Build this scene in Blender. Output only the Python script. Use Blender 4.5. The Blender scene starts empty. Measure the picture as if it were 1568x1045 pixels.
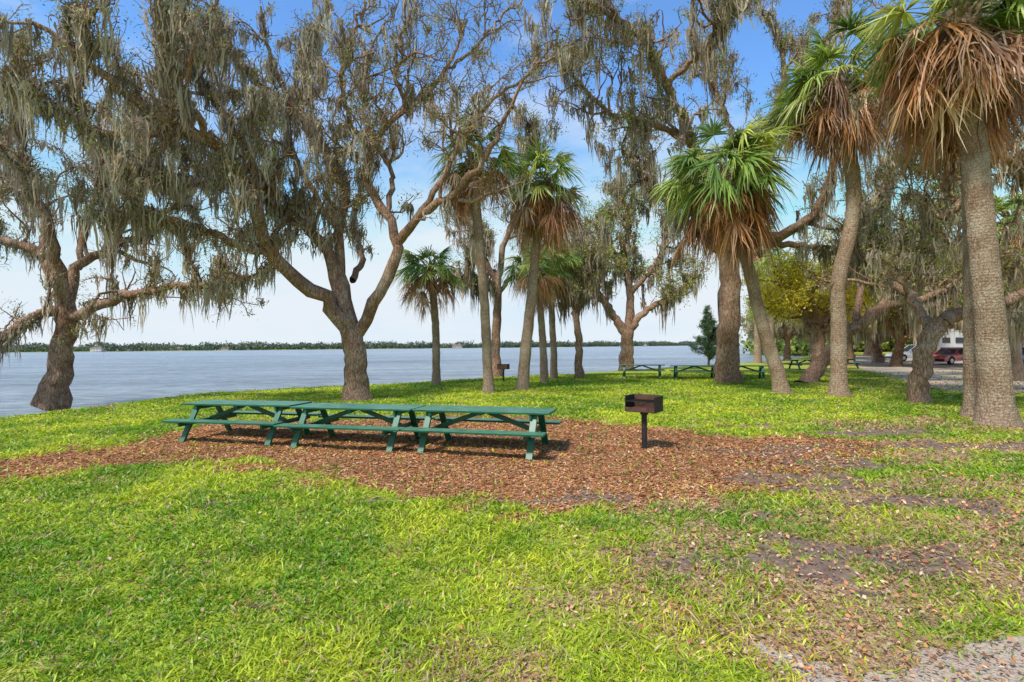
import bpy, math, time
import numpy as np
from mathutils import Vector, Matrix
T0=time.time()
pi=math.pi
sc=bpy.context.scene
RS=np.random.default_rng(11)
# ---------------------------------------------------------------- camera
H=1.9
PITCH=math.radians(.62); ROLL=math.radians(-.51)
M3=Matrix.Rotation(pi/2+PITCH,3,'X')@Matrix.Rotation(ROLL,3,'Z')
R=np.array(M3)
CAM=np.array([0,0,H])
cam=bpy.data.cameras.new("camera"); cam.lens=18; cam.sensor_width=36; cam.clip_end=20000; cam.clip_start=.05
co=bpy.data.objects.new("camera",cam); sc.collection.objects.link(co)
co.matrix_world=Matrix.Translation((0,0,H))@M3.to_4x4()
sc.camera=co
# survey helpers: bearings measured in the photo + real distance -> world metres
def W(px,py,d):
    r=R@np.array([(px-784)/784,(522.5-py)/784,-1.]); return CAM+r*(d/r[1])
def G(px,py,z=0.):
    r=R@np.array([(px-784)/784,(522.5-py)/784,-1.]); return CAM+r*((z-H)/r[2])
def nrm(a): return a/np.maximum(np.linalg.norm(a,axis=-1,keepdims=True),1e-9)
# ---------------------------------------------------------------- mesh helper
def mk(name,V,faces,mats,midx=None,parent=None,smooth=False,col=None,link=True):
    V=np.asarray(V,dtype=np.float32)
    if not isinstance(faces,list): faces=[faces]
    me=bpy.data.meshes.new(name)
    me.vertices.add(len(V)); me.vertices.foreach_set('co',V.ravel())
    li=np.concatenate([f.ravel() for f in faces]).astype(np.int32)
    tot=np.concatenate([np.full(len(f),f.shape[1]) for f in faces])
    st=np.concatenate([[0],np.cumsum(tot)[:-1]]).astype(np.int32)
    me.loops.add(len(li)); me.loops.foreach_set('vertex_index',li)
    me.polygons.add(len(st)); me.polygons.foreach_set('loop_start',st)
    if not isinstance(mats,(list,tuple)): mats=[mats]
    for m in mats: me.materials.append(m)
    if midx is not None: me.polygons.foreach_set('material_index',np.asarray(midx,dtype=np.int32))
    me.update(calc_edges=True)
    me.polygons.foreach_set('use_smooth',np.full(len(st),smooth,dtype=bool))
    if col is not None:
        a=me.color_attributes.new('col','FLOAT_COLOR','POINT')
        c=np.ones((len(V),4),dtype=np.float32); c[:,:col.shape[1]]=col
        a.data.foreach_set('color',c.ravel())
    me.update()
    if not link: return me
    o=bpy.data.objects.new(name,me); sc.collection.objects.link(o)
    if parent: o.parent=parent
    return o
def empty(name,loc=(0,0,0),rz=0,s=1):
    e=bpy.data.objects.new(name,None); e.location=loc; e.rotation_euler=(0,0,rz); e.scale=(s,s,s)
    e.empty_display_size=.3
    sc.collection.objects.link(e); return e
# ---------------------------------------------------------------- numpy noise
_T=RS.random((256,256))
def vn(x,y):
    xi=np.floor(x).astype(int); yi=np.floor(y).astype(int); fx=x-xi; fy=y-yi
    fx=fx*fx*(3-2*fx); fy=fy*fy*(3-2*fy)
    g=lambda a,b:_T[a&255,b&255]
    return (g(xi,yi)*(1-fx)+g(xi+1,yi)*fx)*(1-fy)+(g(xi,yi+1)*(1-fx)+g(xi+1,yi+1)*fx)*fy
def fbm(x,y,s=1.,o=4):
    v=0;a=.5;t=0
    for k in range(o):
        v=v+a*vn(x*s+17.3*k,y*s+9.1*k); t+=a; a*=.5; s*=2.03
    return v/t
def ss(a,b,x):
    t=np.clip((x-a)/(b-a),0,1); return t*t*(3-2*t)
def sdpoly(x,y,poly):
    """signed distance, positive inside"""
    poly=np.asarray(poly); n=len(poly); best=np.full(x.shape,1e18); ins=np.zeros(x.shape,bool)
    for i in range(n):
        a=poly[i]; b=poly[(i+1)%n]; e=b-a
        wx=x-a[0]; wy=y-a[1]
        t=np.clip((wx*e[0]+wy*e[1])/(e@e),0,1)
        dx=wx-e[0]*t; dy=wy-e[1]*t
        best=np.minimum(best,dx*dx+dy*dy)
        c=(a[1]>y)!=(b[1]>y)
        with np.errstate(divide='ignore',invalid='ignore'):
            xx=(b[0]-a[0])*(y-a[1])/(b[1]-a[1])+a[0]
        ins^=(c&(x<xx))
    s=np.sqrt(best); return np.where(ins,s,-s)
# ---------------------------------------------------------------- materials
def newmat(name):
    m=bpy.data.materials.new(name); m.use_nodes=True; nt=m.node_tree; nt.nodes.clear()
    out=nt.nodes.new('ShaderNodeOutputMaterial'); return m,nt,out
class N:
    def __init__(s,nt): s.nt=nt
    def n(s,t,**k):
        nd=s.nt.nodes.new(t)
        for a,b in k.items(): setattr(nd,a,b)
        return nd
    def l(s,a,b): s.nt.links.new(a,b)
    def noise(s,scale,detail=4,vec=None,rough=.55,out='Fac'):
        nd=s.n('ShaderNodeTexNoise'); nd.inputs['Scale'].default_value=scale; nd.inputs['Detail'].default_value=detail; nd.inputs['Roughness'].default_value=rough
        if vec is not None: s.l(vec,nd.inputs['Vector'])
        return nd.outputs[out]
    def ramp(s,fac,stops):
        r=s.n('ShaderNodeValToRGB'); e=r.color_ramp.elements
        while len(e)<len(stops): e.new(.5)
        for i,(p,c) in enumerate(stops):
            e[i].position=p; e[i].color=(*c,1) if len(c)==3 else c
        s.l(fac,r.inputs['Fac']); return r.outputs['Color']
    def mix(s,f,a,b,mode='MIX'):
        m=s.n('ShaderNodeMix',data_type='RGBA',blend_type=mode)
        for v,i in ((f,0),(a,6),(b,7)):
            if isinstance(v,(int,float)): m.inputs[i].default_value=v
            elif isinstance(v,tuple): m.inputs[i].default_value=(*v,1)
            else: s.l(v,m.inputs[i])
        return m.outputs[2]
    def math(s,op,a,b=None,clamp=False):
        m=s.n('ShaderNodeMath',operation=op); m.use_clamp=clamp
        for v,i in ((a,0),(b,1)):
            if v is None: continue
            if isinstance(v,(int,float)): m.inputs[i].default_value=v
            else: s.l(v,m.inputs[i])
        return m.outputs[0]
    def bump(s,h,strength,dist):
        b=s.n('ShaderNodeBump'); b.inputs['Strength'].default_value=strength; b.inputs['Distance'].default_value=dist
        s.l(h,b.inputs['Height']); return b.outputs['Normal']
    def obj(s,scale=(1,1,1)):
        t=s.n('ShaderNodeTexCoord'); m=s.n('ShaderNodeMapping'); m.inputs['Scale'].default_value=scale
        s.l(t.outputs['Object'],m.inputs['Vector']); return m.outputs['Vector']
def princ(name,color,rough=.6,metal=0,var=.15,vscale=6,bump=0,bscale=40,spec=.5,coat=0):
    m,nt,out=newmat(name); n=N(nt)
    b=n.n('ShaderNodeBsdfPrincipled'); v=n.obj()
    f=n.noise(vscale,5,v)
    c=n.ramp(f,[(.3,tuple(x*(1-var) for x in color)),(.7,tuple(min(1,x*(1+var)) for x in color))])
    n.l(c,b.inputs['Base Color']); b.inputs['Roughness'].default_value=rough; b.inputs['Metallic'].default_value=metal
    b.inputs['Specular IOR Level'].default_value=spec; b.inputs['Coat Weight'].default_value=coat
    if bump: n.l(n.bump(n.noise(bscale,4,v),bump,.01),b.inputs['Normal'])
    n.l(b.outputs[0],out.inputs[0]); return m
def foliage(name,trans=.35,spec=0.03):
    m,nt,out=newmat(name); n=N(nt)
    a=n.n('ShaderNodeAttribute',attribute_name='col')
    c=a.outputs['Color']
    d=n.n('ShaderNodeBsdfDiffuse'); t=n.n('ShaderNodeBsdfTranslucent'); g=n.n('ShaderNodeBsdfGlossy'); g.inputs['Roughness'].default_value=.45
    n.l(c,d.inputs[0]); n.l(c,t.inputs[0])
    m1=n.n('ShaderNodeMixShader'); m1.inputs[0].default_value=trans; n.l(d.outputs[0],m1.inputs[1]); n.l(t.outputs[0],m1.inputs[2])
    if spec<=0: n.l(m1.outputs[0],out.inputs[0]); return m
    m2=n.n('ShaderNodeMixShader'); m2.inputs[0].default_value=spec; n.l(m1.outputs[0],m2.inputs[1]); n.l(g.outputs[0],m2.inputs[2])
    n.l(m2.outputs[0],out.inputs[0]); return m
def bark(name,c1,c2,c3,sc3=(5,5,1.2),rings=False):
    m,nt,out=newmat(name); n=N(nt); b=n.n('ShaderNodeBsdfPrincipled'); b.inputs['Roughness'].default_value=.92; b.inputs['Specular IOR Level'].default_value=.12
    v=n.obj(sc3); v2=n.obj()
    f=n.noise(3.2,8,v,.65)
    vo=n.n('ShaderNodeTexVoronoi',feature='DISTANCE_TO_EDGE'); vo.inputs['Scale'].default_value=3.4
    wv=n.mix(.14,v,n.noise(4,3,v,out='Color')); n.l(wv,vo.inputs['Vector'])
    c=n.ramp(f,[(.3,c1),(.5,c2),(.7,c3)])
    big=n.noise(1.3,4,v2,.65); c=n.mix(n.math('MULTIPLY',n.ramp(big,[(.47,(0,0,0)),(.62,(1,1,1))]),.6),c,(c3[0]*.92,c3[1]*1.02,c3[2]*1.0))
    big2=n.noise(.9,4,v2,.65); c=n.mix(n.math('MULTIPLY',n.ramp(big2,[(.47,(0,0,0)),(.60,(1,1,1))]),.55),c,(c1[0]*1.2,c1[1]*1.15,c1[2]))
    crack=n.ramp(vo.outputs['Distance'],[(.0,(.42,.36,.33)),(.12,(1,1,1))])
    if not rings: c=n.mix(1.0,c,crack,'MULTIPLY')
    else: c=n.mix(.6,c,n.mix(1.0,c,crack,'MULTIPLY'))
    h=n.math('ADD',n.math('MULTIPLY',vo.outputs['Distance'],.8),f)
    if rings:
        w=n.n('ShaderNodeTexWave',wave_type='BANDS',bands_direction='Z'); w.inputs['Scale'].default_value=4.5; w.inputs['Distortion'].default_value=8; w.inputs['Detail'].default_value=5; w.inputs['Detail Scale'].default_value=2.4; w.inputs['Detail Roughness'].default_value=.7
        n.l(v2,w.inputs['Vector']); h=n.math('ADD',h,n.math('MULTIPLY',w.outputs['Fac'],.15))
        c=n.mix(.25,c,n.mix(1.0,c,n.ramp(w.outputs['Fac'],[(.1,(.6,.52,.46)),(.5,(1,1,1))]),'MULTIPLY'))
    n.l(c,b.inputs['Base Color']); n.l(n.bump(h,1.,.045),b.inputs['Normal']); n.l(b.outputs[0],out.inputs[0]); return m
M_oak=bark("oak_bark",(.16,.083,.052),(.38,.228,.155),(.56,.41,.31))
M_palm=bark("palm_bark",(.20,.13,.088),(.41,.29,.205),(.58,.455,.35),(6,6,3.2),True)
M_leaf=foliage("leaf_foliage",.45,0.02); M_moss=foliage("spanish_moss",.35,spec=0); M_frond=foliage("palm_frond",.4,spec=.05)
M_grass=foliage("grass_blades",.4,spec=.03); M_litter=foliage("dry_leaves",.15,spec=.0)
# ---------------------------------------------------------------- terrain layout
def GP(l): return np.array([G(a,b)[:2] for a,b in l])
shore=GP([(0,634),(190,612),(300,600),(420,594),(600,586),(700,580),(850,572),(950,566),(1040,560),(1120,556),(1180,552)])
land=np.vstack([[(-3000,-400),(-60,-12),(-30,6)],shore,[(55,95),(95,150),(150,260),(420,520),(3000,900),(3000,-3000),(-3000,-3000)]])
far=np.array([(-6000,500),(-1500,700),(-600,850),(0,1100),(260,1350),(600,1750),(1100,2700),(2600,6200),(2600,9000),(-6000,9000)])
mulch_poly=GP([(-80,724),(60,698),(180,680),(245,666),(300,650),(500,643),(700,638),(860,642),(960,650),(1060,664),(1130,674),(1240,668),(1350,682),(1300,716),(1200,732),(1140,756),(1060,776),(960,787),(860,788),(760,774),(640,755),(520,740),(440,717),(300,702),(160,716),(60,730),(-80,752)])
sand_poly=np.vstack([GP([(1335,568),(1390,588),(1480,602)]),[(40,19),(90,12),(200,30),(200,80),(48,78),(38,60)]])
DIRT=[(1190,690,1.2,.4),(1260,710,1.0,.4),(1120,650,1.1,.3),(1480,683,2.4,.4),(1230,862,.5,.18),(1330,845,.45,.13),(1160,792,.4,.12),(1260,745,.6,.2),(1340,900,.3,.1),(860,762,.7,.18),(780,768,.5,.14),(930,774,.6,.15),(320,780,.25,.09),(120,622,2.2,.7),(1420,770,.9,.28),(1370,665,1.7,.4),(1250,830,.6,.18),(1410,860,.6,.2),(1200,730,.8,.25),(600,770,.4,.12),(1100,860,.25,.1)]
LIT=[(1350,690,4.8,1.0,.9),(1480,760,2.4,1.2,.9),(1250,950,1.3,.9,.65),(1500,900,1.4,1.1,.8),(1040,930,.9,.9,.5),(640,1020,.9,.5,.4),(1400,1010,1.1,.6,.9),(1150,850,1.6,.7,.6),(1500,650,5,1.1,.7),(1560,830,1.3,1.3,.8),(1200,780,1.8,.7,.7),(850,900,.8,.5,.4),(250,880,.6,.4,.25),(1350,840,1.5,.8,.7)]
SAND=[(1480,1035,.95,.36,.9),(1580,970,.6,.4,.8),(1330,1050,.6,.14,.6)]
def masks(x,y):
    wx=x+(fbm(x,y,.9)-.5)*1.6+(fbm(x+3,y-8,3.)-.5)*.7; wy=y+(fbm(x+40,y+12,.9)-.5)*1.4+(fbm(x-9,y+4,3.)-.5)*.6
    mu=ss(-.42,.42,sdpoly(wx,wy,mulch_poly)+(fbm(x,y,3.5)-.5)*1.1)
    def ell(L):
        m=np.zeros_like(x)
        for e in L:
            g=G(e[0],e[1]); w=e[4] if len(e)>4 else 1.
            q=np.sqrt(((wx-g[0])/e[2])**2+((wy-g[1])/e[3])**2)
            m=np.maximum(m,w*ss(1.45,.45,q))
        return m
    ed=ell(DIRT); di=ss(.35,.7,ed+(fbm(x,y,2.6)-.5)*1.0*ss(0,.2,ed))
    el_=ell(LIT)
    li=np.clip(el_+(fbm(x+5,y+7,1.8)-.5)*1.6*ss(.02,.3,el_),0,1)
    li=np.maximum(li,ss(.55,.75,fbm(x-12,y+55,1.6))*.42)
    li=np.maximum(li,ss(2.5,9,x-.35*y)*.4)
    sa=np.maximum(ss(.3,.7,ell(SAND)+(fbm(x,y,4)-.5)*.8), ss(-1.,.8,sdpoly(wx,wy,sand_poly)))
    return mu,di,sa,li
def hprof(s): return np.where(s>1.2,0,np.where(s>0,-.75*ss(1.2,0,s),-.75-2.5*ss(0,-12,s)))
def ground_z(x,y):
    z=np.maximum(hprof(sdpoly(x,y,land)),hprof(sdpoly(x,y,far)))
    b=(fbm(x,y,.35)-.5)*.10+(fbm(x,y,2.5)-.5)*.04
    return z+b*ss(3,1.5,np.abs(z))*ss(120,50,np.hypot(x,y))
def axis(lo,hi,step,g,mn,mx):
    a=list(np.arange(lo,hi,step)); s=step
    while a[-1]<mx: s*=g; a.append(a[-1]+s)
    s=step; b=[]; c=lo
    while c>mn: s*=g; c-=s; b.append(c)
    return np.array(b[::-1]+a)
xs=axis(-17,22,.11,1.06,-6000,6000); ys=axis(1.5,24,.11,1.04,-60,9000)
X,Y=np.meshgrid(xs,ys); x=X.ravel(); y=Y.ravel()
z=ground_z(x,y); mu,di,sa,li=masks(x,y)
nx=len(xs); ny=len(ys); ii=np.arange(nx-1)[None,:]+np.arange(ny-1)[:,None]*nx; ii=ii.ravel()
F=np.stack([ii,ii+1,ii+nx+1,ii+nx],1)
def ground_mat():
    m,nt,out=newmat("ground"); n=N(nt); b=n.n('ShaderNodeBsdfPrincipled'); b.inputs['Roughness'].default_value=.95; b.inputs['Specular IOR Level'].default_value=.1
    a=n.n('ShaderNodeAttribute',attribute_name='col'); s=n.n('ShaderNodeSeparateColor'); n.l(a.outputs['Color'],s.inputs[0])
    v=n.obj()
    fine=n.noise(38,5,v,.7); mid=n.noise(7,5,v); big=n.noise(.6,4,v); pat=n.noise(2.3,5,v,.65)
    g=n.ramp(fine,[(.3,(.13,.17,.02)),(.5,(.30,.37,.03)),(.7,(.50,.53,.08))])
    g=n.mix(n.ramp(big,[(.35,(0,0,0)),(.65,(1,1,1))]),g,n.mix(.5,g,(.48,.54,.05)))
    g=n.mix(n.ramp(pat,[(.54,(0,0,0)),(.68,(.65,.65,.65))]),g,n.ramp(fine,[(.3,(.24,.17,.08)),(.7,(.56,.44,.22))]))
    vo=n.n('ShaderNodeTexVoronoi'); vo.inputs['Scale'].default_value=55; n.l(n.mix(.05,v,n.noise(20,2,v,out='Color')),vo.inputs['Vector'])
    sep=n.n('ShaderNodeSeparateColor'); n.l(vo.outputs['Color'],sep.inputs[0])
    mul=n.ramp(sep.outputs[0],[(0,(.14,.055,.03)),(.35,(.34,.15,.07)),(.7,(.50,.24,.115)),(1,(.64,.39,.24))])
    dirt=n.ramp(mid,[(.3,(.15,.10,.075)),(.7,(.33,.23,.18))])
    sand=n.ramp(n.noise(60,5,v,.7),[(.3,(.38,.29,.225)),(.7,(.68,.56,.45))])
    lit=n.ramp(sep.outputs[1],[(0,(.18,.10,.055)),(.5,(.42,.26,.15)),(1,(.62,.43,.28))])
    def wob(ch,k=.7):
        return n.ramp(n.math('ADD',ch,n.math('MULTIPLY',n.math('SUBTRACT',n.noise(14,4,v,.7),.5),k)),[(.35,(0,0,0)),(.65,(1,1,1))])
    c=n.mix(wob(a.outputs['Alpha'],1.4),g,lit); c=n.mix(wob(s.outputs[0],1.1),c,mul); c=n.mix(wob(s.outputs[1]),c,dirt); c=n.mix(wob(s.outputs[2],.4),c,sand)
    geo=n.n('ShaderNodeNewGeometry'); sx=n.n('ShaderNodeSeparateXYZ'); n.l(geo.outputs['Position'],sx.inputs[0])
    sh=n.n('ShaderNodeMapRange'); n.l(sx.outputs[2],sh.inputs[0]); sh.inputs[1].default_value=-.2; sh.inputs[2].default_value=-.5
    c=n.mix(sh.outputs[0],c,(.14,.10,.07))
    n.l(c,b.inputs['Base Color'])
    h=n.math('ADD',fine,n.math('MULTIPLY',vo.outputs['Distance'],.6)); n.l(n.bump(h,.7,.03),b.inputs['Normal'])
    n.l(b.outputs[0],out.inputs[0]); return m
mk("ground",np.stack([x,y,z],1),F,ground_mat(),smooth=True,col=np.stack([mu,di,sa,li],1))
# water
def water_mat():
    m,nt,out=newmat("bay_water"); n=N(nt); b=n.n('ShaderNodeBsdfPrincipled')
    b.inputs['Roughness'].default_value=.33; b.inputs['IOR'].default_value=1.33; b.inputs['Specular IOR Level'].default_value=.3
    v=n.obj((.35,1.3,1)); v2=n.obj((.08,.4,1)); v3=n.obj((.010,.06,1)); v4=n.obj((.05,.25,1))
    f=n.noise(1.5,6,v,.75)
    h=n.math('ADD',f,n.math('MULTIPLY',n.noise(1.,3,v2),1.5))
    n.l(n.bump(h,1.,.6),b.inputs['Normal'])
    mixf=n.math('ADD',n.math('MULTIPLY',f,.5),n.math('ADD',n.math('MULTIPLY',n.noise(1.,6,v3,.75),.2),n.math('MULTIPLY',n.noise(1.,6,v4,.8),.30)))
    c=n.ramp(mixf,[(.43,(.15,.18,.205)),(.5,(.30,.345,.385)),(.57,(.48,.53,.57))]); n.l(c,b.inputs['Base Color'])
    n.l(b.outputs[0],out.inputs[0]); return m
mk("water",[(-6000,-3000,-.62),(6000,-3000,-.62),(6000,9000,-.62),(-6000,9000,-.62)],np.array([[0,1,2,3]]),water_mat())
# ---------------------------------------------------------------- grass / mulch / litter scatters
def wedge(Nn,a,b,k,side=1.12):
    u=RS.random(Nn); e=1-k
    d=(a**e+u*(b**e-a**e))**(1/e)
    x=(RS.random(Nn)*2-1)*(side*d+1.0)
    return x,d
def blades(Nn):
    x,d=wedge(Nn,1.8,34,.75)
    mu,di,sa,li=masks(x,d); inl=sdpoly(x,d,land)
    dens=(1-mu)*(1-.93*di)*(1-.93*sa)*(1-.68*li)*np.clip(-.1+2.1*fbm(x,d,1.9,5),.15,1)
    dens=np.maximum(dens,.04)
    k=(RS.random(Nn)<dens)&(inl>.3); x=x[k]; d=d[k]; li=li[k]; mu=mu[k]; n=len(x)
    z=ground_z(x,d)
    f=(d/3); clump=fbm(x+7,d+3,1.9); fc=fbm(x-7,d+13,5)
    hh=(.018+.042*RS.random(n)**1.4)*f**.22*(.35+1.2*clump); w=.0052*f**.78*(.6+.8*RS.random(n))
    a=RS.random(n)*2*pi; la=RS.random(n)*2*pi; lean=.5+1.8*RS.random(n)
    bx=np.cos(a)*w; by=np.sin(a)*w; lx=np.cos(la)*lean*hh; ly=np.sin(la)*lean*hh
    V=np.zeros((n,5,3)); c=np.stack([x,d,z-.005],1)
    B=np.stack([bx,by,0*bx],1); L=np.stack([lx,ly,hh],1)
    V[:,0]=c-B; V[:,1]=c+B; mid=c+L*.55+np.stack([0*hh,0*hh,hh*.2],1); V[:,2]=mid+B*.8; V[:,3]=mid-B*.8; V[:,4]=c+L
    i=np.arange(n)*5
    t=np.clip(.40+1.1*(fbm(x+31,d+3,.8)-.5)*2+1.1*(fc-.5)+.2*RS.normal(0,1,n),0,1)[:,None]
    g1=np.array([.19,.38,.02]); g2=np.array([.72,.78,.05]); col=g1*(1-t)+g2*t
    dry=(RS.random(n)<.07+.25*li)[:,None]; col=np.where(dry,np.array([.68,.52,.26])*(.6+.6*RS.random((n,1))),col)
    col*=(.62+.65*RS.random((n,1)))
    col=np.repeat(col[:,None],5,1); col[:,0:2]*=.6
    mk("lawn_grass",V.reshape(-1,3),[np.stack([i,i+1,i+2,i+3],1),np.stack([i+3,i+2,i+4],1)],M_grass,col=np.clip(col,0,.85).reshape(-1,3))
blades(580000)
def chips(name,Nn,a,b,k,densf,cols,lw,flat,lift=.01,rect=False):
    x,d=wedge(Nn,a,b,k); mu,di,sa,li=masks(x,d)
    k=(RS.random(Nn)<densf(mu,di,sa,li,x,d))&(sdpoly(x,d,land)>1); x=x[k]; d=d[k]; n=len(x)
    c=np.stack([x,d,ground_z(x,d)+lift*(.3+RS.random(n))],1)
    a=RS.random(n)*2*pi; ax=nrm(np.stack([np.cos(a),np.sin(a),RS.normal(0,flat,n)],1)); up=nrm(np.stack([RS.normal(0,flat,n),RS.normal(0,flat,n),np.ones(n)],1))
    bx=nrm(np.cross(up,ax)); s=(d/4)**.45*(.45+1.1*RS.random(n)); L=(lw[0]*s)[:,None]; Wd=(lw[1]*s*(.5+RS.random(n)))[:,None]
    if rect: V=np.stack([c-ax*L-bx*Wd,c+ax*L-bx*Wd*.8,c+ax*L*.9+bx*Wd,c-ax*L*.9+bx*Wd],1)
    else: V=np.stack([c-ax*L,c-bx*Wd+up*Wd*.25,c+ax*L,c+bx*Wd+up*Wd*.3],1)
    i=np.arange(n)*4; cols=np.array(cols); cl=(.7+.6*fbm(x,d,1.3))[:,None]; col=cols[RS.integers(0,len(cols),n)]*(.55+.75*RS.random((n,1)))*cl
    mk(name,V.reshape(-1,3),np.stack([i,i+1,i+2,i+3],1),M_litter,col=np.repeat(np.clip(col,0,.85),4,0))
chips("mulch",290000,4.2,15,.3,lambda mu,di,sa,li,x,d:np.maximum(mu*(1-.75*di),.0),[(.50,.22,.09),(.60,.30,.14),(.40,.165,.07),(.68,.42,.26),(.24,.10,.05),(.54,.245,.10)],(.019,.0052),.25,.014,True)
chips("fallen_leaves",120000,1.8,26,.6,lambda mu,di,sa,li,x,d:np.clip(li*.75+.045+.05*mu+.2*di+.15*sa,0,1),[(.60,.31,.16),(.46,.25,.13),(.68,.48,.32),(.34,.18,.10),(.60,.26,.12)],(.017,.0085),.5,.03)
print("T scatter",time.time()-T0,flush=True)
# ---------------------------------------------------------------- tree generators
def tubes(P,r,s,rng,rough=0.):
    B,n,_=P.shape
    mean=nrm(P[:,-1]-P[:,0]); ref=nrm(np.cross(mean,rng.normal(size=(B,3))))[:,None,:]
    T=nrm(np.gradient(P,axis=1)); S=nrm(np.cross(T,ref)); U=np.cross(T,S)
    a=np.arange(s)/s*2*pi
    rr=r[:,:,None]*np.ones(s)
    if rough>0: rr=rr*(1+rough*rng.normal(size=rr.shape)+rough*1.3*rng.normal(size=(B,1,s)))
    V=P[:,:,None]+rr[...,None]*(np.cos(a)[:,None]*S[:,:,None]+np.sin(a)[:,None]*U[:,:,None])
    b,i,j=np.meshgrid(np.arange(B),np.arange(n-1),np.arange(s),indexing='ij'); b=b.ravel();i=i.ravel();j=j.ravel(); j2=(j+1)%s
    q=lambda i,j:(b*n+i)*s+j
    return V.reshape(-1,3),np.stack([q(i,j),q(i,j2),q(i+1,j2),q(i+1,j)],1)
def resample(pts,rad,n,rng,gn=.05):
    pts=np.array(pts,float); rad=np.array(rad,float); m=len(pts)
    e=np.vstack([2*pts[0]-pts[1],pts,2*pts[-1]-pts[-2]])
    cum=np.concatenate([[0],np.cumsum(np.linalg.norm(np.diff(pts,axis=0),axis=1))])
    u=np.linspace(0,cum[-1],n); i=np.clip(np.searchsorted(cum,u,side='right')-1,0,m-2); t=((u-cum[i])/(cum[i+1]-cum[i]))[:,None]
    p0,p1,p2,p3=e[i],e[i+1],e[i+2],e[i+3]
    P=.5*((2*p1)+(-p0+p2)*t+(2*p0-5*p1+4*p2-p3)*t*t+(-p0+3*p1-3*p2+p3)*t**3)
    r=rad[i]*(1-t[:,0])+rad[i+1]*t[:,0]
    nz=rng.normal(size=P.shape)*gn; nz[0]=0; nz[-1]*=.3
    return P+nz,r
def grow(P,r,Nn,Lr,n,rng,ang=(.6,1.3),trop=.06,wig=.28,tmin=.2,up=.25,rt=.008,rl=.03,rs=.7):
    B,n0,_=P.shape
    seg=np.linalg.norm(np.diff(P,axis=1),axis=2).sum(1); pid=rng.choice(B,Nn,p=seg/seg.sum())
    t=tmin+(1-tmin)*rng.random(Nn)**.85; f=t*(n0-1); i=np.minimum(f.astype(int),n0-2); w=(f-i)
    st=P[pid,i]*(1-w)[:,None]+P[pid,i+1]*w[:,None]; rad=r[pid,i]*(1-w)+r[pid,i+1]*w
    tan=nrm(P[pid,i+1]-P[pid,i]); rnd=rng.normal(size=(Nn,3)); per=nrm(rnd-tan*(rnd*tan).sum(1)[:,None])
    a=rng.uniform(*ang,Nn)[:,None]; d=tan*np.cos(a)+per*np.sin(a); d[:,2]+=up; d=nrm(d)
    L=rng.uniform(*Lr,Nn)*(1.15-.5*t)
    Q=np.zeros((Nn,n,3)); Q[:,0]=st
    for k in range(1,n):
        d=d+rng.normal(size=(Nn,3))*wig; d[:,2]+=trop; d=nrm(d); Q[:,k]=Q[:,k-1]+d*(L/(n-1))[:,None]
    r0=np.maximum(np.minimum(rad*rs,L*rl),rt*1.3)
    s=np.linspace(0,1,n)[None]; rr=r0[:,None]*(1-s)+rt*s
    return Q,rr
def pick(P,K,rng,tmin=0,wf=None):
    B,n,_=P.shape; k=K*4 if wf else K
    b=rng.integers(0,B,k); f=rng.uniform(tmin*(n-1),n-1.001,k); i=f.astype(int); w=(f-i)[:,None]
    q=P[b,i]*(1-w)+P[b,i+1]*w
    if wf is not None:
        ww=wf(q); q=q[rng.choice(k,K,replace=False,p=ww/ww.sum())]
    return q
def leafmesh(pts,per,spread,size,cols,rng,asp=.42):
    n=len(pts)*per; c=np.repeat(pts,per,0)+rng.normal(size=(n,3))*spread
    a=nrm(rng.normal(size=(n,3))); b=nrm(np.cross(a,rng.normal(size=(n,3))))
    s=(size*(.6+.8*rng.random(n)))[:,None]
    V=np.stack([c-a*s*.5,c+b*s*asp*.5,c+a*s*.5,c-b*s*asp*.5],1)
    cols=np.array(cols); kk=np.repeat(rng.random(len(pts)),per)*.6+rng.random(n)*.4
    ci=np.minimum((kk*len(cols)).astype(int),len(cols)-1); col=cols[ci]*(.6+.8*rng.random((n,1)))
    i=np.arange(n)*4
    return V.reshape(-1,3),np.stack([i,i+1,i+2,i+3],1),np.repeat(col,4,0)
MOSS=[(.43,.345,.255),(.52,.43,.32),(.32,.25,.18),(.46,.41,.30)]
def mossmesh(pts,A,Lr,rng,w=.028,spread=.14,S=6,cols=MOSS):
    K=len(pts); Lc=rng.uniform(Lr[0],Lr[1],K)*(.4+1.0*rng.random(K)**2)
    n=K*A; top=np.repeat(pts,A,0); off=rng.normal(size=(n,3))*spread*np.repeat(.5+.9*rng.random(K),A)[:,None]; off[:,2]*=.45
    L=np.repeat(Lc,A)*(.2+.8*rng.random(n))
    P=np.zeros((n,S,3)); s=np.linspace(0,1,S)
    sw=np.cumsum(rng.normal(size=(n,S,3))*.03,axis=1); sw[:,0]=0
    for k in range(S):
        P[:,k]=top+off*(1-.65*s[k])+sw[:,k]; P[:,k,2]-=L*s[k]
    a=rng.random(n)*pi; D=np.stack([np.cos(a),np.sin(a),0*a],1)
    wp=np.array([.7,1.25,1.1,.9,.6,.08])[:S]
    ww=w*1.3*(.5+rng.random(n))[:,None]*wp[None]*(.5+1.*rng.random((n,S)))
    V=np.stack([P-D[:,None]*ww[...,None]*.5,P+D[:,None]*ww[...,None]*.5],2).reshape(-1,3)
    i=(np.arange(n)*S*2)[:,None]+np.arange(S-1)[None]*2; i=i.ravel()
    cols=np.array(cols); col=cols[np.repeat(rng.integers(0,len(cols),K),A)]*(.65+.7*rng.random((n,1)))
    return V,np.stack([i,i+1,i+3,i+2],1),np.repeat(col,S*2,0)
LEAF=[(.20,.26,.05),(.30,.38,.07),(.15,.19,.04),(.40,.46,.09),(.34,.24,.10),(.26,.31,.07)]
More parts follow.
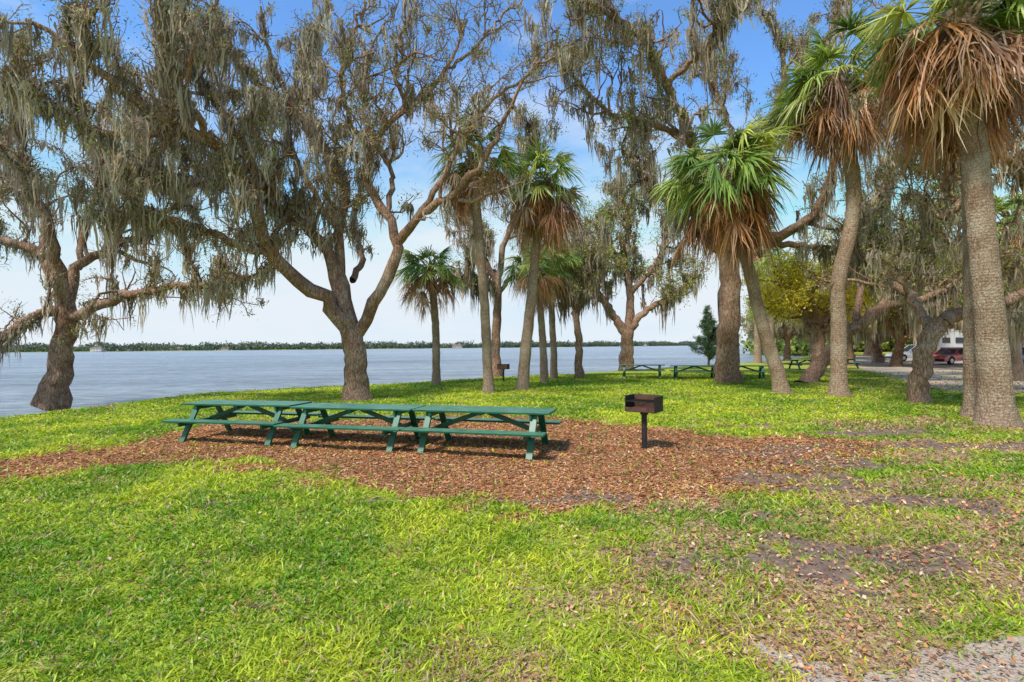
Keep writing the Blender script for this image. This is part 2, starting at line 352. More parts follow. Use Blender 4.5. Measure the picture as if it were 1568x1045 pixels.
def oak_parts(trunk,limbs,rng,n1=110,n2=700,n3=4200,l1=(1.2,3.4),l2=(.5,1.4),l3=(.2,.6),leaf=7,lsize=.085,moss=420,mA=16,mL=(.4,1.3),mw=.028,wf=None,cols=LEAF,rt=.009,lspread=.12,up=.25,mcols=MOSS,rk=1.):
    """all points are relative to the tree base; returns wood, leaves, moss"""
    P0=[];r0=[]
    for l in limbs:
        p,r=resample(l[0],l[1],26,rng,.055); P0.append(p); r0.append(r)
    P0=np.array(P0); r0=np.array(r0)*rk
    pt,rt_=resample(trunk[0],trunk[1],16,rng,.03); rt_=rt_*rk
    P1,r1=grow(P0,r0,n1,l1,10,rng,tmin=.22,wig=.3,up=up,rt=.02)
    P1b,r1b=grow(P1,r1,n1,(l1[0]*.6,l1[1]*.65),9,rng,tmin=.2,wig=.3,up=up,rt=.016)
    P2,r2=grow(P0,r0,n2//4,l2,7,rng,tmin=.35,wig=.3,rt=.012)
    P2b,r2b=grow(P1,r1,n2//2,l2,7,rng,tmin=.2,wig=.3,rt=.012)
    P2c,r2c=grow(P1b,r1b,n2//2,l2,7,rng,tmin=.1,wig=.3,rt=.012)
    P2=np.concatenate([P2,P2b,P2c]); r2=np.concatenate([r2,r2b,r2c])
    P3,r3=grow(P2,r2,n3,l3,4,rng,tmin=.1,wig=.35,rt=rt*.6,up=.1)
    Vs=[];Fs=[];o=0
    for P,r,s,rg in ((pt[None],rt_[None],16,.05),(P0,r0,10,.06),(P1,r1,6,.05),(P1b,r1b,5,.05),(P2,r2,4,0),(P3,r3,3,0)):
        v,f=tubes(P,r,s,rng,rg); Vs.append(v); Fs.append(f+o); o+=len(v)
    wood=(np.vstack(Vs),np.vstack(Fs))
    lv=leafmesh(np.concatenate([pick(P3,int(n3*1.0),rng,.3),pick(P1b,n2//2,rng,.5)]),leaf,lspread,lsize,cols,rng)
    mp=np.concatenate([pick(P0,moss//3,rng,.3,wf),pick(P1,moss//3,rng,.1,wf),pick(P1b,moss//4,rng,.1,wf),pick(P2,moss//4,rng,.2,wf)])
    ms=mossmesh(mp,mA,mL,rng,mw,cols=mcols)
    return wood,lv,ms
def tree_obj(name,base,parts,s=1,rz=0,meshes=None):
    e=empty(name,tuple(base),rz,s)
    if meshes is None:
        w,l,m=parts
        meshes=[mk("trunk_and_limbs",w[0],w[1],M_oak,smooth=True,link=False),mk("leaves",l[0],l[1],M_leaf,col=l[2],link=False),mk("spanish_moss",m[0],m[1],M_moss,col=m[2],link=False)]
    for me,nm in zip(meshes,("trunk_and_limbs","leaves","spanish_moss")):
        o=bpy.data.objects.new(nm,me); sc.collection.objects.link(o); o.parent=e
    return meshes
def limbs_px(base,ls):
    d0=base[1]; out=[]
    for l in ls:
        out.append(([W(a,b,d0+c)-base for a,b,c,_ in l],[q[3] for q in l]))
    return out
def oak_px(basepx,trunk,ls,seed,**k):
    rng=np.random.default_rng(seed); base=G(*basepx)
    t=limbs_px(base,[trunk])[0]; t[0][0]=t[0][0]+np.array([0,0,-.15])
    wf=k.pop('wfw',None)
    if wf: k['wf']=lambda q:wf(q+base)
    tree_obj("live_oak_tree",base,oak_parts(t,limbs_px(base,ls),rng,**k))
# big central oak
oak_px((545,613),[(546,614,0,.74),(546,604,0,.55),(545,580,0,.46),(543,540,0,.44),(537,510,0,.43),(533,488,0,.33)],
[[(533,505,0,.30),(500,458,-.3,.29),(455,428,-.8,.26),(410,385,-1.2,.24),(395,325,-1.8,.22),(372,270,-2.4,.20),(335,225,-3,.18),(270,195,-3.8,.15),(190,135,-4.8,.12),(110,75,-5.5,.09),(40,30,-6,.05)],
[(535,500,0,.27),(515,430,.3,.25),(500,385,.2,.22),(465,345,0,.2),(425,320,-.5,.18),(402,285,-1,.16),(380,240,-1.5,.14),(330,160,-2,.11),(290,90,-2.5,.08),(270,10,-3,.05)],
[(540,500,0,.26),(520,420,.5,.23),(517,350,.8,.2),(530,300,1,.17),(500,230,1,.14),(455,170,.8,.12),(420,100,.5,.09),(400,10,0,.05)],
[(548,510,0,.28),(585,440,0,.25),(605,385,.2,.23),(592,330,.4,.2),(560,285,.5,.17),(565,230,.6,.14),(620,170,.8,.11),(680,110,1,.08),(715,30,1.2,.05)],
[(605,375,.2,.2),(640,335,-.3,.16),(690,300,-.8,.14),(735,250,-1.2,.11),(770,190,-1.6,.08),(800,120,-2,.05)],
[(517,350,.8,.15),(480,300,1.5,.12),(440,200,2,.1),(470,110,2.5,.07),(490,20,3,.04)],
[(410,385,-1.2,.16),(350,370,-2,.13),(290,345,-2.8,.11),(220,330,-3.3,.08),(150,340,-3.6,.04)],
[(592,330,.4,.13),(600,260,1.2,.11),(560,190,2,.09),(560,110,2.6,.07),(590,30,3,.04)],
[(540,430,1,.15),(555,390,2.2,.12),(540,330,3.5,.09),(570,250,4.5,.05)],
[(335,225,-3,.14),(290,160,-4,.11),(260,90,-4.6,.08),(240,0,-5,.05)],
[(270,195,-3.8,.11),(200,210,-4.3,.09),(120,190,-4.8,.07),(50,130,-5,.05),(0,120,-5.2,.04)],
[(402,285,-1.2,.13),(350,270,-2.4,.11),(290,280,-3.4,.09),(230,250,-4.2,.06),(170,260,-4.6,.04)],
[(640,335,-.3,.13),(690,250,.4,.11),(735,175,.8,.08),(810,110,1.2,.06),(870,70,1.4,.04)],
[(620,170,.8,.09),(605,100,.2,.08),(625,30,0,.06),(660,-30,0,.04)],
[(565,230,.6,.1),(525,160,-.4,.09),(530,80,-1,.07),(560,0,-1.4,.05)],
[(455,170,.8,.09),(390,120,.2,.08),(340,60,-.4,.06),(330,-20,-.8,.04)],
[(680,110,1,.07),(740,60,1.5,.05),(790,0,2,.04)]],
 3,n1=150,n2=980,n3=5200,leaf=5,lsize=.08,moss=1180,mA=19,mL=(.5,1.4),wfw=lambda q:.32+2.2*ss(-4.2,-8,q[:,0]),rk=.9,rt=.008)
# left oak
oak_px((82,613),[(78,616,0,.72),(82,604,0,.54),(88,575,0,.46),(96,530,0,.40),(102,495,0,.42),(100,465,0,.34)],
[[(100,475,0,.3),(85,425,.2,.24),(60,385,.4,.2),(20,372,.5,.17),(-40,350,.8,.12),(-110,300,1,.05)],
[(100,475,0,.3),(90,420,-.4,.24),(75,350,-.8,.19),(45,290,-1,.15),(35,220,-1,.12),(20,140,-1.2,.09),(30,60,-1.5,.05)],
[(105,490,0,.28),(140,474,-.3,.22),(195,455,-.8,.19),(260,440,-1.2,.15),(320,436,-1.5,.11),(380,420,-1.8,.06)],
[(102,470,0,.26),(120,410,.6,.21),(170,382,1.2,.17),(230,350,1.6,.13),(280,300,2,.09),(320,250,2.2,.05)],
[(98,480,0,.24),(60,480,-.6,.17),(10,510,-1.2,.12),(-40,520,-1.6,.06)],
[(120,410,.6,.17),(130,340,1.4,.13),(160,260,2,.1),(150,180,2.6,.07),(190,110,3,.04)],
[(170,382,1.2,.13),(205,310,1.,.11),(215,230,.6,.09),(255,150,.4,.05)],
[(60,385,.4,.15),(70,330,1.4,.12),(20,270,2.4,.09),(0,190,3,.05)]],
 5,n1=95,n2=620,n3=3000,leaf=6,lsize=.08,moss=800,mA=18,mL=(.5,1.5),rk=.85,rt=.008)
# big oak behind leaning palm
oak_px((1114,586),[(1114,588,0,.95),(1114,578,0,.75),(1114,540,0,.64),(1116,480,0,.6),(1118,420,0,.6),(1112,380,0,.46)],
[[(1115,395,0,.4),(1160,372,-.5,.32),(1220,350,-1,.27),(1262,300,-1.4,.23),(1282,240,-1.8,.18),(1340,190,-2.2,.13),(1400,140,-3,.07)],
[(1115,400,0,.4),(1095,310,-.5,.32),(1060,220,-1.5,.27),(1020,130,-3,.22),(985,60,-4,.17),(930,20,-5,.12),(870,-10,-6,.07)],
[(1113,400,0,.34),(1150,300,1,.26),(1180,200,1,.2),(1200,110,.5,.15),(1180,20,0,.08)],
[(1060,220,-1.5,.2),(1000,190,-2.5,.15),(930,170,-3,.12),(880,120,-3.4,.08),(850,60,-3.6,.04)],
[(1020,130,-3,.16),(1080,70,-4,.13),(1120,10,-5,.09),(1160,-60,-5.4,.05)],
[(1160,372,-.5,.22),(1240,378,0,.15),(1300,390,0,.1),(1350,360,.3,.05)],
[(1150,300,1,.18),(1120,200,2,.14),(1090,110,2.5,.1),(1110,20,3,.06)],
[(1180,200,1,.14),(1240,130,1,.1),(1270,50,1,.07),(1300,-30,1,.05)],
[(1115,400,0,.25),(1050,340,1.5,.18),(1000,280,2.5,.12),(960,230,3,.06)]],
 9,n1=130,n2=840,n3=4200,leaf=7,lsize=.11,moss=860,mA=15,mL=(.6,1.8),mw=.036,l1=(1.5,4.),wfw=lambda q:.3+1.5*ss(5,7,q[:,2]),rk=.82)
# leaning oak on the right
LEAFR=[(.28,.34,.07),(.46,.50,.10),(.20,.25,.06),(.58,.56,.13)]
oak_px((1238,586),[(1236,588,0,.7),(1242,580,0,.5),(1256,558,0,.36),(1280,528,0,.33),(1310,500,-.3,.3)],
[[(1308,502,-.3,.3),(1360,470,-.8,.25),(1420,455,-1.3,.2),(1470,430,-1.8,.16),(1530,410,-2.2,.1),(1590,400,-2.6,.06)],
[(1330,486,-.5,.22),(1370,440,0,.18),(1390,380,.6,.15),(1440,320,1,.12),(1470,260,1.2,.08)],
[(1310,500,-.3,.2),(1320,440,.6,.16),(1350,400,1.2,.13),(1330,330,1.6,.1),(1370,260,2,.06)]],
 12,n1=70,n2=440,n3=2400,leaf=7,lsize=.11,moss=440,mA=16,mL=(.6,1.7),mw=.035,cols=LEAFR,rk=.85)
# near right oak
oak_px((1410,617),[(1408,620,0,.40),(1409,608,0,.28),(1410,570,0,.25),(1420,525,0,.24),(1444,492,0,.23)],
[[(1442,495,0,.23),(1490,470,.3,.19),(1550,455,.6,.16),(1620,420,1,.12),(1700,380,1.5,.06)],
[(1430,508,0,.18),(1400,470,1,.15),(1370,430,2,.12),(1330,400,3,.09),(1300,350,3.5,.05)],
[(1620,420,1,.22),(1590,330,.8,.22),(1560,262,.4,.2),(1520,235,0,.18),(1450,200,-.5,.14),(1400,120,-1,.11),(1370,40,-1.5,.07)],
[(1560,262,.4,.16),(1600,180,0,.13),(1560,80,-.6,.1),(1520,0,-1,.06)],
[(1520,235,0,.12),(1480,300,1.,.1),(1430,340,1.5,.08),(1400,300,2,.05)]],
 15,n1=65,n2=420,n3=2300,leaf=7,lsize=.09,moss=380,mA=16,mL=(.5,1.4),cols=LEAFR)
# shoreline oaks in the middle
oak_px((960,568),[(960,570,0,.9),(960,562,0,.7),(960,535,0,.58),(962,505,0,.5)],
[[(960,515,0,.42),(930,470,0,.3),(905,430,-.5,.22),(885,390,-1,.12)],
[(962,510,0,.42),(985,480,0,.3),(1025,455,.5,.22),(1060,430,1,.12)],
[(962,510,0,.42),(965,450,.5,.3),(955,390,.8,.22),(965,330,1,.15),(945,290,1,.08)],
[(965,450,.5,.25),(1000,410,.2,.18),(1020,360,0,.12),(1010,320,0,.07)],
[(955,400,.8,.2),(925,370,1.5,.15),(915,330,2,.08)]],
 21,n1=60,n2=380,n3=2000,leaf=8,lsize=.16,moss=380,mA=14,mL=(.9,2.3),mw=.05,l1=(1.5,3.6),l2=(.8,2),lspread=.25,rt=.012,rk=.85,cols=LEAFR)
oak_px((760,576),[(760,578,0,.6),(760,566,0,.42),(759,530,0,.36),(762,470,0,.33),(762,430,0,.28)],
[[(762,440,0,.25),(740,390,0,.18),(720,340,.5,.13),(700,300,1,.07)],
[(762,440,0,.25),(770,380,.3,.2),(790,320,.5,.15),(800,250,1,.1),(820,190,1,.06)],
[(762,450,0,.2),(800,410,1,.15),(850,390,1.5,.1),(890,370,2,.06)],
[(762,455,0,.18),(725,430,-.6,.13),(690,415,-1,.07)]],
 23,n1=50,n2=330,n3=1800,leaf=5,lsize=.12,moss=480,mA=15,mL=(.8,2.2),mw=.042,l1=(1.2,3),rt=.011,rk=.85)
oak_px((886,580),[(886,582,0,.36),(886,560,0,.24),(886,520,0,.22),(882,480,0,.18)],
[[(882,485,0,.17),(872,445,0,.12),(860,400,.3,.06)],[(882,485,0,.17),(893,440,.2,.12),(905,395,.3,.06)]],
 25,n1=24,n2=140,n3=900,leaf=6,lsize=.12,moss=220,mA=15,mL=(.8,2.),mw=.04,l1=(.8,1.8))
# ---------- generic oaks for the grove on the right
def auto_oak(seed,h=9,spread=6,**k):
    rng=np.random.default_rng(seed); fz=rng.uniform(1.8,3.)
    lean=rng.normal(size=2)*.5
    tr=([(0,0,-.2),(0,0,.3),(lean[0]*.4,lean[1]*.4,fz*.5),(lean[0],lean[1],fz)],[.7,.45,.36,.32])
    L=[]
    nl=8
    for i in range(nl):
        a=i/nl*2*pi+rng.normal()*.3; sp=spread*rng.uniform(.6,1.1); top=h*rng.uniform(.45,1.)
        pts=[(lean[0],lean[1],fz-.2)]
        for t in (.25,.5,.75,1.):
            pts.append((lean[0]+math.cos(a+rng.normal()*.15)*sp*t,lean[1]+math.sin(a+rng.normal()*.15)*sp*t,fz+(top-fz)*t**.8+rng.normal()*.3))
        L.append((pts,[.25,.18,.13,.09,.05]))
    return oak_parts(tr,L,rng,**k)
MG=[]
gcols=[(.34,.40,.08),(.52,.56,.11),(.24,.29,.06),(.68,.64,.15),(.46,.36,.14)]
gm=[(.50,.42,.30),(.58,.51,.37),(.40,.33,.23)]
for s in (31,32,33):
    MG.append((s,auto_oak(s,n1=70,n2=450,n3=2200,leaf=9,lsize=.17,moss=400,mA=13,mL=(.7,2.1),mw=.05,lspread=.25,rt=.012,cols=gcols,mcols=gm)))
mesh_cache={}
def place_oak(v,x,y,s,rz):
    sd,parts=MG[v]
    mesh_cache[v]=tree_obj("live_oak_tree",(x,y,float(ground_z(np.array([x]),np.array([y]))[0])-.05),parts,s,rz,mesh_cache.get(v))
for v,px,d,s,rz in [(0,1300,44,1.,.3),(1,1345,50,1.05,1.9),(2,1372,42,1.0,4.),(0,1440,78,1.3,2.2),(1,1510,70,1.3,5.),(2,1570,66,1.2,1.),(1,1400,84,1.4,.2),(2,1330,78,1.4,3.),(0,1275,70,1.1,5.5),
    (0,1620,30,1.0,3.9),(2,1660,45,1.1,.6),(1,1595,38,1.0,2.9),(0,1480,95,1.6,1.),(2,1550,98,1.6,2.),(1,1640,95,1.6,4.),(0,1245,95,1.2,.8),(1,1508,38,1.05,5.2),(2,1300,60,1.1,.9),(0,1205,66,.95,3.3)]:
    place_oak(v,(px-784)/784*d,d,s,rz)
# yellow flowering tree
yp=auto_oak(41,h=7.5,spread=3.8,n1=50,n2=300,n3=1700,leaf=9,lsize=.2,moss=8,mA=8,lspread=.28,rt=.012,cols=[(.85,.66,.04),(.85,.72,.07),(.74,.64,.08),(.85,.62,.04),(.6,.56,.08)])
tree_obj("yellow_flowering_tree",((1252-784)/784*32,32,0),yp,.95,.5)
print("T oaks",time.time()-T0,flush=True)
# ---------------------------------------------------------------- sabal palms
LIVE=[(.22,.34,.06),(.34,.44,.08),(.15,.25,.05),(.50,.54,.12)]; DEAD=[(.58,.28,.11),(.66,.38,.19),(.40,.19,.09),(.72,.50,.31),(.52,.24,.10),(.30,.16,.09)]
def fronds(c,F,el,rng,Lp,Lb,fan,droop,cols,nl=34,out=.15,zs=(-.35,.15),messy=.04,live=True):
    az=rng.random(F)*2*pi; e=np.arcsin(rng.uniform(math.sin(el[0]),math.sin(el[1]),F))
    ax=np.stack([np.cos(e)*np.cos(az),np.cos(e)*np.sin(az),np.sin(e)],1)
    Lp=Lp*rng.uniform(.55,1.3,F); Lb=Lb*rng.uniform(.7,1.15,F)
    side=np.stack([-np.sin(az),np.cos(az),0*az],1)+rng.normal(size=(F,3))*.5; side=nrm(side-ax*(side*ax).sum(1)[:,None])
    st=c+ax*out+np.stack([0*az,0*az,rng.uniform(*zs,F)],1)
    s=np.linspace(0,1,5)[None,:,None]; g=np.array([0,0,-1.])
    Pp=st[:,None]+ax[:,None]*s*Lp[:,None,None]+g*(s**2)*(Lp*droop*.35)[:,None,None]
    v1,f1=tubes(Pp,np.linspace(.024,.012,5)[None]*np.ones((F,1)),4,rng)
    pc=np.array([.38,.42,.10]) if live else np.array([.5,.28,.13])
    c1=np.repeat(pc*(.7+.5*rng.random((F,1))),20,0)
    tip=Pp[:,-1]; d2=nrm(Pp[:,-1]-Pp[:,-2])
    th=np.linspace(-fan,fan,nl)[None]+rng.normal(size=(F,nl))*.035
    side2=nrm(side-d2*(side*d2).sum(1)[:,None]); nor2=np.cross(side2,d2)
    cup=rng.uniform(.1,.6,F)[:,None,None]
    D=d2[:,None]*np.cos(th)[...,None]+side2[:,None]*np.sin(th)[...,None]+nor2[:,None]*(cup*np.abs(np.sin(th))[...,None])
    D=nrm(nrm(D)+rng.normal(size=D.shape)*messy); L=Lb[:,None]*(.66+.34*np.cos(th))*rng.uniform(.8,1.12,(F,nl))
    S=np.array([0.,.28,.5,.75,1.]); w=np.array([.004,.033,.027,.016,.002])*(Lb.mean()/1.1)*min(1.3,2*fan/nl/.1)
    P=tip[:,None,None]+D[:,:,None]*(S[None,None,:,None]*L[...,None,None])
    P[...,2]-=(S**2.3)[None,None]*(L*droop*rng.uniform(.3,1.6,(F,nl)))[...,None]
    P[...,3:,:]+=rng.normal(size=(F,nl,2,3))*(.02+messy*.25)
    T=nrm(np.cross(D,nor2[:,None]))
    jit=rng.normal(size=(F,nl,1,3))*.45; T=nrm(T[:,:,None]+jit)*np.ones((1,1,5,1))
    A=P-T*w[None,None,:,None]; B=P+T*w[None,None,:,None]
    V=np.stack([A,B],3).reshape(-1,3); n=F*nl
    i=((np.arange(n)*10)[:,None]+np.arange(4)[None]*2).ravel(); f2=np.stack([i,i+1,i+3,i+2],1)
    cb=np.array(cols)[rng.integers(0,len(cols),F)]*(.65+.6*rng.random((F,1))); cc=np.repeat(cb,nl,0)*(.7+.6*rng.random((n,1)))
    cc=np.repeat(cc[:,None],10,1)
    if live: cc[:,8:]=cc[:,8:]*.5+np.array([.45,.36,.12])*.5
    return np.vstack([v1,V]),np.vstack([f1,f2+len(v1)]),np.clip(np.vstack([c1,cc.reshape(-1,3)]),0,.85)
def palm(basepx,path,seed,cs=1.,live=34,dead=26,deadL=1.,skirt=(-1.3,-.05),lel=(-.45,1.4)):
    rng=np.random.default_rng(seed); base=G(*basepx); d0=base[1]
    pts=[W(a,b,d0+c)-base for a,b,c,_ in path]; pts[0]=pts[0]+np.array([0,0,-.15]); rad=[p[3] for p in path]
    P,r=resample(pts,rad,44,rng,.006); e=empty("sabal_palm_tree",tuple(base))
    r=r*(1+.018*rng.normal(size=len(r))); r[:3]*=(1.35,1.18,1.08)
    v,f=tubes(P[None],r[None],18,rng,.012)
    mk("trunk",v,f,M_palm,parent=e,smooth=True)
    top=P[-1]
    K=46; az=rng.random(K)*2*pi; zz=rng.uniform(-1.5*cs,.05,K); up=nrm(np.stack([np.cos(az)*.75,np.sin(az)*.75,np.full(K,.8)],1))
    tpos=np.stack([np.interp(top[2]+zz,P[:,2],P[:,0]),np.interp(top[2]+zz,P[:,2],P[:,1]),top[2]+zz],1)+np.stack([np.cos(az),np.sin(az),0*az],1)*r[-4]*.8
    s=np.linspace(0,1,4)[None,:,None]; Pb=tpos[:,None]+up[:,None]*s*rng.uniform(.25,.5,K)[:,None,None]
    v,f=tubes(Pb,np.array([.075,.06,.045,.02])[None]*np.ones((K,1)),5,rng); mk("leaf_boots",v,f,M_palm,parent=e)
    a=fronds(top,live,lel,rng,.9*cs,1.05*cs,1.75,.42,LIVE)
    mk("green_fronds",a[0],a[1],M_frond,parent=e,col=a[2])
    if dead:
        a=fronds(top+np.array([0,0,-.2]),dead,skirt,rng,.7*cs*deadL,.8*cs*deadL,1.3,.7,DEAD,nl=26,out=.2,zs=(-.7*cs,.15),messy=.10,live=False)
        mk("dead_fronds",a[0],a[1],M_frond,parent=e,col=a[2])
palm((668,590),[(668,592,0,.26),(668,560,0,.2),(667,500,0,.19),(662,440,0,.19),(658,408,0,.2)],51,.95,34,24)
palm((748,602),[(749,604,0,.27),(747,570,0,.2),(742,470,0,.19),(735,380,0,.19),(727,290,0,.2),(728,235,0,.2)],52,1.1,28,34)
palm((800,597),[(800,599,0,.3),(803,560,0,.25),(812,470,0,.22),(820,390,0,.2),(826,310,0,.22),(828,278,0,.2)],53,1.2,32,60,1.1)
palm((834,586),[(834,588,0,.24),(832,540,0,.19),(828,480,0,.18),(822,420,0,.19),(820,402,0,.19)],54,1.05,32,22)
palm((848,580),[(848,582,0,.24),(848,540,0,.19),(845,480,0,.18),(846,430,0,.19),(846,405,0,.19)],55,1.1,32,26)
palm((1198,602),[(1198,604,0,.33),(1190,570,0,.26),(1168,500,0,.23),(1143,400,0,.22),(1118,320,0,.25),(1106,262,0,.26)],56,1.45,58,58,1.05)
palm((1285,606),[(1285,608,0,.36),(1284,580,0,.27),(1284,500,0,.25),(1284,430,0,.25),(1306,330,0,.24),(1303,250,0,.24),(1288,170,0,.26),(1282,110,0,.26)],57,1.3,42,60,1.0)
palm((1500,640),[(1500,644,0,.36),(1498,600,0,.29),(1496,450,0,.26),(1490,250,0,.25),(1474,130,0,.28),(1470,75,0,.28)],58,1.1,30,84,1.0,lel=(-.1,1.4))
palm((1527,650),[(1528,654,0,.42),(1524,620,0,.34),(1518,520,0,.29),(1505,380,0,.27),(1490,220,.1,.26),(1470,60,.2,.28),(1462,15,.2,.28)],59,1.2,34,80,1.05,lel=(-.1,1.4))
palm((1560,584),[(1560,586,0,.27),(1556,540,0,.21),(1552,450,0,.2),(1550,330,0,.22)],60,1.1,30,20)
palm((1160,556),[(1160,558,0,.4),(1160,520,0,.33),(1160,460,0,.3),(1160,400,0,.3),(1160,370,0,.3)],61,1.5,30,30)
palm((1180,560),[(1180,562,0,.4),(1180,520,0,.3),(1182,460,0,.28),(1185,410,0,.28)],62,1.4,30,30)
palm((1340,552),[(1340,554,0,.4),(1341,520,0,.3),(1345,470,0,.28),(1345,440,0,.28)],63,1.4,30,20)
print("T palms",time.time()-T0,flush=True)
# ---------------------------------------------------------------- small shoreline pine
def pine(base,h,seed):
    rng=np.random.default_rng(seed); e=empty("young_pine_tree",tuple(base))
    P,r=resample([(0,0,-.1),(.05,0,h*.5),(0,.05,h)],[.12,.08,.02],20,rng,.02)
    P1,r1=grow(P[None],r[None],90,(h*.3,h*.5),7,rng,ang=(1.,1.5),trop=.03,wig=.12,tmin=.1,up=0)
    f=np.clip(1.1-P1[:,0,2]/h,.15,1)[:,None,None]; P1=P1[:,:1]+(P1-P1[:,:1])*f
    P2,r2=grow(P1,r1,500,(.2,.5),4,rng,wig=.2)
    v,fc=tubes(P[None],r[None],8,rng); v1,f1=tubes(P1,r1,4,rng)
    mk("trunk_and_limbs",np.vstack([v,v1]),np.vstack([fc,f1+len(v)]),M_oak,parent=e,smooth=True)
    a=leafmesh(np.concatenate([pick(P2,1200,rng),pick(P1,500,rng,.4)]),8,.1,.2,[(.08,.15,.06),(.13,.21,.08),(.055,.11,.05)],rng,.2)
    mk("needles",a[0],a[1],M_leaf,parent=e,col=a[2])
b=G(1085,560); pine(b,1.9+(528-472)/784*b[1],71)
# ---------------------------------------------------------------- distant tree masses
def treeline(name,line,hr,dep,Nn,size,cols,seed,z0=0):
    rng=np.random.default_rng(seed); line=np.array(line,float)
    seg=np.linalg.norm(np.diff(line,axis=0),axis=1); cum=np.concatenate([[0],np.cumsum(seg)]); u=rng.random(Nn)*cum[-1]
    i=np.clip(np.searchsorted(cum,u)-1,0,len(seg)-1); t=((u-cum[i])/seg[i])[:,None]; p=line[i]*(1-t)+line[i+1]*t
    p=p+rng.uniform(0,1,(Nn,1))*np.array([[0,dep]])+rng.normal(size=(Nn,2))*2
    sc_=hr[1]*1.6
    hh=hr[0]+(hr[1]-hr[0])*ss(.25,.8,fbm(p[:,0],p[:,1],1/sc_,3))
    pts=np.stack([p[:,0],p[:,1],z0+hh*rng.random(Nn)**.8],1)
    a=leafmesh(pts,3,size*.5,size,cols,rng,.7); mk(name,a[0],a[1],M_leaf,col=a[2])
farl=[(-2600,640),(-1500,715),(-600,865),(0,1115),(260,1370),(600,1770),(1100,2720)]
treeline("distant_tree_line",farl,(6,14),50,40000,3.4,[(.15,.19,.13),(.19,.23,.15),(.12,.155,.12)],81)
treeline("distant_tree_line",[(58,101),(98,156),(155,270),(425,540)],(2.5,9),25,14000,1.2,[(.26,.33,.07),(.40,.46,.10),(.18,.24,.06)],82)
treeline("distant_tree_line",[(60,108),(120,112),(180,100),(240,70)],(5,13),22,30000,1.0,[(.26,.32,.07),(.40,.44,.10),(.18,.23,.06),(.52,.52,.14)],83)
# ---------------------------------------------------------------- builder for man-made things
class Bd:
    def __init__(s): s.V=[];s.F=[];s.M=[]
    def add(s,v,f,m):
        o=len(s.V); s.V+= [tuple(map(float,p)) for p in v]; s.F+=[tuple(i+o for i in q) for q in f]; s.M+=[m]*len(f)
    def box(s,c,sz,m=0,rot=None):
        x,y,z=[k/2 for k in sz]; p=[Vector((a,b,d)) for a in (-x,x) for b in (-y,y) for d in (-z,z)]
        if rot is not None: p=[rot@q for q in p]
        p=[q+Vector(c) for q in p]
        s.add(p,[(0,1,3,2),(4,6,7,5),(0,4,5,1),(2,3,7,6),(0,2,6,4),(1,5,7,3)],m)
    def beam(s,a,b,w,h,m=0,up=(0,0,1)):
        a=Vector(a);b=Vector(b);x=(b-a).normalized(); y=Vector(up).cross(x).normalized(); z=x.cross(y)
        rot=Matrix((x,y,z)).transposed(); s.box((a+b)/2,((b-a).length,w,h),m,rot)
    def cyl(s,a,b,r,m=0,n=12,r2=None):
        a=Vector(a);b=Vector(b); x=(b-a).normalized(); y=x.orthogonal().normalized(); z=x.cross(y); r2=r if r2 is None else r2
        v=[a+(y*math.cos(t)+z*math.sin(t))*r for t in [i/n*2*pi for i in range(n)]]+[b+(y*math.cos(t)+z*math.sin(t))*r2 for t in [i/n*2*pi for i in range(n)]]
        s.add(v,[(i,(i+1)%n,(i+1)%n+n,i+n) for i in range(n)]+[tuple(range(n))[::-1],tuple(range(n,2*n))],m)
    def prism(s,prof,wf,m=0):
        n=len(prof); v=[(x,-wf(x,z),z) for x,z in prof]+[(x,wf(x,z),z) for x,z in prof]
        s.add(v,[(i,(i+1)%n,(i+1)%n+n,i+n) for i in range(n)]+[tuple(range(n))[::-1],tuple(range(n,2*n))],m)
    def mesh(s,name,mats):
        me=bpy.data.meshes.new(name); me.from_pydata(s.V,[],s.F)
        for m in mats: me.materials.append(m)
        me.polygons.foreach_set('material_index',s.M); me.update(); return me
    def obj(s,name,mats,loc,rz,bev=0,me=None):
        me=me or s.mesh(name,mats); o=bpy.data.objects.new(name,me); sc.collection.objects.link(o); o.location=loc; o.rotation_euler=(0,0,rz)
        if bev:
            b=o.modifiers.new("bevel",'BEVEL'); b.width=bev; b.segments=2; b.limit_method='ANGLE'
        return o
# green paint
def paint():
    m,nt,out=newmat("green_painted_wood"); n=N(nt); b=n.n('ShaderNodeBsdfPrincipled'); v=n.obj((1,6,6)); v2=n.obj()
    f=n.noise(6,6,v,.65)
    c=n.ramp(f,[(.3,(.005,.075,.04)),(.6,(.009,.115,.063)),(.8,(.022,.16,.09))])
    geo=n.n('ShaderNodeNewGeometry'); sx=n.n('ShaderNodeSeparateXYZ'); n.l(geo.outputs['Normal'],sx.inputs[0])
    wear_sheen=n.math('MULTIPLY',n.math('MULTIPLY',n.math('MAXIMUM',sx.outputs[2],0.),n.ramp(n.noise(5,6,v2,.7),[(.35,(.3,.3,.3)),(.65,(1,1,1))])),.55)  # upward faces paler: worn paint plus sunlit sheen painted into the colour
    c=n.mix(wear_sheen,c,(.20,.38,.25))
    n.l(c,b.inputs['Base Color']); b.inputs['Roughness'].default_value=.42; n.l(n.bump(f,.25,.004),b.inputs['Normal']); n.l(b.outputs[0],out.inputs[0]); return m
M_green=paint(); M_iron=princ("cast_iron",(.03,.026,.024),.6,.3,.3,8,.4,60); M_rust=princ("rusted_steel",(.11,.05,.035),.8,.2,.4,12,.4,60)
M_tyre=princ("tyre_rubber",(.02,.02,.02),.8); M_glass=princ("car_glass",(.02,.025,.03),.06,0,.05); M_chrome=princ("alloy_wheel",(.5,.5,.52),.3,.9)
M_lamp=princ("lamp_lens",(.7,.7,.68),.2)
